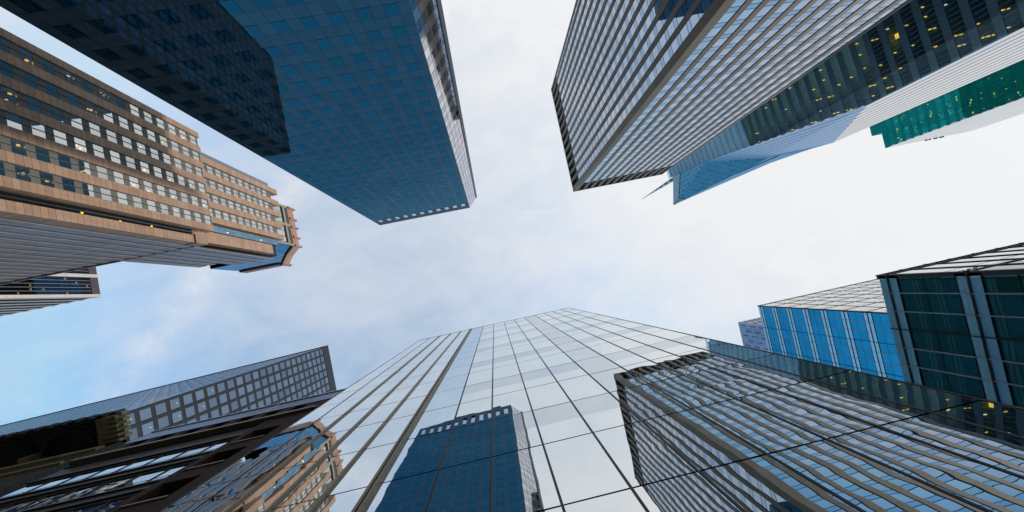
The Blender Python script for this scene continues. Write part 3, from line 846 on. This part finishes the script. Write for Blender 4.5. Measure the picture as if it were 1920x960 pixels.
# ================================================================== 11/12/13. GLASS BLOCKS on the right
w_line = metal('pale_glazing_bar', (0.45, 0.5, 0.52), .35)
k_line = metal('dark_glazing_bar', (0.02, 0.022, 0.025), .4)
def office(root, X0, Y0, H, fh, ratios, bay, nb, nf, depth, wing, g_strip, g_win, g_top, top, lit, n_bay):
    """west and north fronts of a glass office block: paired pale strips at each floor, big panes between"""
    Fw_ = F((X0, Y0), (0, 1), (-1, 0)); Fn_ = F((X0, Y0), (1, 0), (0, -1))
    W = bay * nb
    mb = MB(); mb.prism([(X0 + 4, Y0 + .3), (X0 + 4, Y0 + depth), (X0 + wing, Y0 + depth), (X0 + wing, Y0 + .3)], GROUND, H - .05)
    mb.prism([(X0 + .15, Y0 + .15), (X0 + .15, Y0 + depth), (X0 + wing, Y0 + depth), (X0 + wing, Y0 + .15)], H - .6, H, True, True)
    mb.build('core', stone('core_' + root.name, (0.02, 0.028, 0.03), noise=.4, scale=.3), root)
    st, wn, tp, dk_, sl_, lm = [], [], [], [], [], []
    z = H
    for j in range(nf):
        za = H - top - fh * j             # the dark ledge of floor j
        if za < GROUND + 1:
            break
        up = H if j == 0 else za + ratios[0]
        dk_.append((Fw_, -.1, W, za - .05, za + .05, -.2, .07))
        sl_.append((Fw_, .2, W, za - ratios[0] * .9, za + ratios[0] * .9, -4, -.3))
        for i in range(nb):
            a, b = i * bay + .03, (i + 1) * bay - .03
            st.append((Fw_, a, b, za + .06, up - .03, -.2, -.02)); st.append((Fw_, a, b, za - ratios[0], za - .06, -.2, -.02))
            zt2, zb2 = za - ratios[0] - .04, za - fh + ratios[0] + .04
            zm = zt2 - (zt2 - zb2) * .47
            wn.append((Fw_, a, b, zm + .03, zt2, -.2, -.06)); wn.append((Fw_, a, b, zb2, zm - .03, -.2, -.06))
            if random.random() < lit:
                lm.append((Fw_, (a + b) / 2, zt2 - .1, -1.2, .16, .06, .4))
        dk_.append((Fw_, 0, W, za - ratios[0] - .04, za - ratios[0], -.2, .03)); dk_.append((Fw_, 0, W, za - fh + ratios[0], za - fh + ratios[0] + .04, -.2, .03))
    for i in range(1, nb):
        (mbl := MB()).box(Fw_, i * bay - .035, i * bay + .035, GROUND, H, -.2, .07)
        mbl.build('glazing_bar', w_line if i % 3 else k_line, root)
    (mbl := MB()).box(Fw_, -.04, .05, GROUND, H + .1, -.2, .1); mbl.build('corner_post', k_line, root)
    repeat(root, 'spandrel_panel', st, g_strip)
    amber = glass('amber_room_window_' + root.name, (0.3, 0.42, 0.4), .15, base=(0.10, 0.07, 0.03), var=.4, see=.3)
    am = [q for q in wn if random.random() < (.10 if root.name.startswith('teal') else -1)]; repeat(root, 'window', [q for q in wn if q not in am], g_win); repeat(root, 'amber_window', am, amber, 30)
    boxes(root, 'floor_ledge', dk_, k_line); boxes(root, 'floor_slab', sl_, t_ceil)
    # north front
    npn = []
    nn = int(wing / n_bay)
    for j in range(nf):
        za = H - top - fh * j
        if za < GROUND + 1:
            break
        for i in range(nn):
            for q0, q1 in ((za + .08, (H if j == 0 else za + fh * .30) - .05), (za - fh * .70 + .05, za - .08)):
                npn.append((Fn_, i * n_bay + .06, (i + 1) * n_bay - .06, q0, q1, 0, 0, (random.gauss(0, .001), random.gauss(0, .001))))
    repeat(root, 'north_window', npn, g_top, 60)
    mb = MB(); mb.box(Fn_, 0.02, wing, GROUND, H - .02, -.3, -.05); mb.build('north_backing', k_line, root)
    nl = [(Fn_, i * n_bay - .07, i * n_bay + .07, GROUND, H + .2, -.05, .06) for i in range(1, nn + 1)]
    nl += [(Fn_, 0, wing, H - top - fh * j - .08, H - top - fh * j + .08, -.05, .05) for j in range(nf) if H - top - fh * j > 1] + [(Fn_, -.05, wing, H - .1, H + .08, -.3, .05)]
    boxes(root, 'north_bar', nl, k_line)
    lights(root, lm, warm, maxn=14)

n_glass = glass('pale_reflecting_glass', (0.94, 0.95, 0.95), .6, base=(0.1, 0.1, 0.1), var=.02)
lo = thing('teal_glass_block', 'low teal glass office block with dark rooms behind its large panes, at the right edge', 'building', (45, 25, GROUND))
office(lo, 32.0, 5.4, 27.5, 4.83, (.64,), 1.52, 14, 6, 26, 34,
       glass('teal_strip', (0.50, 0.80, 0.90), .25, base=(0.46, 0.80, 0.88), var=.06, wob=(.4, .004)),
       glass('teal_window', (0.18, 0.50, 0.46), .22, base=(0.05, 0.17, 0.15), var=.2, see=.5, wob=(.4, .004)),
       n_glass, .65, .10, 2.3)
hi = thing('blue_glass_block', 'bright blue glass office block with paired pale strips, behind the low teal block', 'building', (105, 45, GROUND))
office(hi, 75.0, 20.2, 97.9, 4.8, (.78,), 2.15, 18, 20, 44, 70,
       glass('sky_blue_strip', (0.62, 0.84, 0.94), .45, base=(0.55, 0.78, 0.86), var=.05, wob=(.4, .004)),
       glass('vivid_blue_window', (0.06, 0.58, 0.88), .46, base=(0.004, 0.13, 0.22), var=.1, see=.1, wob=(.4, .006)),
       n_glass, .9, .03, 4.2)
pb = thing('pale_panel_tower', 'pale lilac panelled tower peeping out behind the bright blue glass block', 'building', (110, 50, GROUND))
PX_, PY_, PH = 0.694 * 150, .2415 * 150, 150.0
Fp1 = F((PX_, PY_), (0, 1), (-1, 0)); Fp2 = F((PX_, PY_), (1, 0), (0, -1))
pw = glass('lilac_panel', (0.6, 0.66, 0.8), .35, base=(0.24, 0.27, 0.36), rough=.2, grid=(2.2, 5.2, 0, 0, .12), line=(0.12, 0.14, 0.2), cellvar=.12)
mb = MB(); mb.prism([(PX_, PY_), (PX_, PY_ + 45), (PX_ + 40, PY_ + 45), (PX_ + 40, PY_)], GROUND, PH); mb.build('wall', pw, pb)
pwin = glass('lilac_slot_window', (0.4, 0.46, 0.6), .3, base=(0.03, 0.035, 0.05), var=.2)
its = []
for j in range(16):
    for i in range(16):
        its.append((Fp1, 1.0 + 2.2 * i + (.0), 1.55 + 2.2 * i, PH - 4.6 - 5.2 * j - (i % 2) * 2.4, PH - 1.4 - 5.2 * j - (i % 2) * 2.4, 0, .04))
repeat(pb, 'window', its, pwin, 60)
its = [(Fp2, 1.0 + 2.4 * i, 2.4 + 2.4 * i, PH - 4.2 - 5.2 * j, PH - 1.6 - 5.2 * j, 0, .05) for i in range(14) for j in range(10)]
repeat(pb, 'north_window', its, metal('brown_slot', (0.1, 0.075, 0.07), .5), 40)

# ================================================================== LIGHT
SUN = Vector((0.88, 0.27, 0.42)).normalized()
elev = math.asin(SUN.z); az = math.atan2(SUN.x, SUN.y)
w = bpy.data.worlds.new('World'); S.world = w; w.use_nodes = True
t = w.node_tree; t.nodes.clear()
def wn(typ, **kw):
    n_ = t.nodes.new('ShaderNode' + typ)
    for k_, v_ in kw.items():
        setattr(n_, k_, v_)
    return n_
def wl(a, b):
    t.links.new(a, b)
STR = 0.1
sky = wn('TexSky', sky_type='NISHITA'); sky.sun_disc = False; sky.sun_elevation = elev; sky.sun_rotation = az
sky.air_density = 1.0; sky.dust_density = 0.4; sky.ozone_density = 1.5
tc = wn('TexCoord'); nrm = wn('VectorMath', operation='NORMALIZE'); wl(tc.outputs['Generated'], nrm.inputs[0])
sep = wn('SeparateXYZ'); wl(nrm.outputs[0], sep.inputs[0])
def wm(op, a, b=0.0, c=None, clamp=False):
    n_ = wn('Math', operation=op); n_.use_clamp = clamp
    for i_, v_ in enumerate((a, b, c)):
        if v_ is None:
            continue
        if isinstance(v_, (int, float)):
            n_.inputs[i_].default_value = v_
        else:
            wl(v_, n_.inputs[i_])
    return n_.outputs[0]
# clouds lie on a plane overhead
den = wm('ADD', wm('MAXIMUM', sep.outputs[2], 0.0), 0.12)
cx_ = wm('DIVIDE', sep.outputs[0], den); cy_ = wm('DIVIDE', sep.outputs[1], den)
cv = wn('CombineXYZ'); wl(cx_, cv.inputs[0]); wl(cy_, cv.inputs[1])
mp = wn('Mapping'); mp.inputs['Rotation'].default_value = (0, 0, math.radians(-38)); mp.inputs['Scale'].default_value = (1.1, 2.0, 1); wl(cv.outputs[0], mp.inputs['Vector'])
n1 = wn('TexNoise'); n1.inputs['Scale'].default_value = 1.1; n1.inputs['Detail'].default_value = 7; n1.inputs['Roughness'].default_value = .55; n1.inputs['Distortion'].default_value = .6; wl(mp.outputs[0], n1.inputs['Vector'])
n2 = wn('TexNoise'); n2.inputs['Scale'].default_value = 4.5; n2.inputs['Detail'].default_value = 8; n2.inputs['Roughness'].default_value = .62; n2.inputs['Distortion'].default_value = .8; wl(mp.outputs[0], n2.inputs['Vector'])
# thicker veil towards the sun's side of the sky
side = wm('ADD', wm('MULTIPLY', cx_, 0.42), wm('MULTIPLY', cy_, -0.36))
side = wm('SUBTRACT', side, wm('MULTIPLY', wm('MAXIMUM', wm('SUBTRACT', cy_, 0.17), 0.0), 1.3))
veil = wm('MULTIPLY_ADD', side, 1.2, 0.60)
veil = wm('ADD', veil, wm('MULTIPLY_ADD', n1.outputs[0], 0.75, -0.375))
veil = wm('ADD', veil, wm('MULTIPLY_ADD', n2.outputs[0], 0.55, -0.275))
# a torn streak of high cloud over the west
dist = wm('ABSOLUTE', wm('ADD', wm('ADD', wm('MULTIPLY', wm('ADD', cx_, 0.79), 0.66), wm('MULTIPLY', wm('ADD', cy_, 0.05), 0.745)), wm('MULTIPLY_ADD', n1.outputs[0], 0.16, -0.08)))
n3 = wn('TexNoise'); n3.inputs['Scale'].default_value = 14; n3.inputs['Detail'].default_value = 6; n3.inputs['Roughness'].default_value = .7; wl(cv.outputs[0], n3.inputs['Vector'])
strk = wm('MULTIPLY', wm('SUBTRACT', 1.0, wm('MULTIPLY', dist, 15.0), clamp=True), wm('MULTIPLY_ADD', n3.outputs[0], 2.4, -0.75, clamp=True))
veil = wm('ADD', veil, wm('MULTIPLY', strk, 0.42))
veil = wm('ADD', veil, 0.0, clamp=True)
veil = wm('MULTIPLY_ADD', veil, 0.92, 0.07)
bright = wm('MULTIPLY_ADD', wm('MULTIPLY_ADD', side, 1.0, 0.35, clamp=True), 0.07, 0.835)
cc = wn('CombineColor'); 
wl(wm('MULTIPLY', bright, 0.99 / STR), cc.inputs[0]); wl(wm('MULTIPLY', bright, 1.0 / STR), cc.inputs[1]); wl(wm('MULTIPLY_ADD', bright, 0.7 / STR, 0.28 / STR), cc.inputs[2])
hs = wn('Mix', data_type='RGBA', blend_type='MULTIPLY'); hs.inputs[0].default_value = 1.0; wl(sky.outputs[0], hs.inputs[6]); hs.inputs[7].default_value = (3.3, 4.0, 3.75, 1)
mx = wn('Mix', data_type='RGBA'); wl(veil, mx.inputs[0]); dp = wm('MULTIPLY', wm('SUBTRACT', cy_, 0.16), 1.5, clamp=True)
hd = wn('Mix', data_type='RGBA'); wl(dp, hd.inputs[0]); wl(hs.outputs[2], hd.inputs[6]); hd.inputs[7].default_value = (0.13 / STR, 0.40 / STR, 0.70 / STR, 1)
cp = wn('Mix', data_type='RGBA', blend_type='DARKEN'); cp.inputs[0].default_value = 1.0; wl(hd.outputs[2], cp.inputs[6]); cp.inputs[7].default_value = (0.40 / STR, 0.615 / STR, 0.89 / STR, 1); wl(cp.outputs[2], mx.inputs[6]); wl(cc.outputs[0], mx.inputs[7])
bg = wn('Background'); bg.inputs['Strength'].default_value = STR; wl(mx.outputs[2], bg.inputs[0])
ow = wn('OutputWorld'); wl(bg.outputs[0], ow.inputs[0])

sd = bpy.data.lights.new('sun', 'SUN'); sd.energy = 2.2; sd.angle = math.radians(3.0); sd.color = (1.0, 0.93, 0.84)
so = bpy.data.objects.new('sun', sd); C.objects.link(so); so.rotation_euler = SUN.to_track_quat('Z', 'Y').to_euler()

S.view_settings.view_transform = 'Standard'; S.view_settings.look = 'None'; S.view_settings.exposure = 0.0; S.view_settings.gamma = 1.0
S.view_settings.use_curve_mapping = False
S.render.engine = 'CYCLES'
S.cycles.max_bounces = 8; S.cycles.glossy_bounces = 5; S.cycles.diffuse_bounces = 3; S.cycles.transparent_max_bounces = 8
S.cycles.use_denoising = True
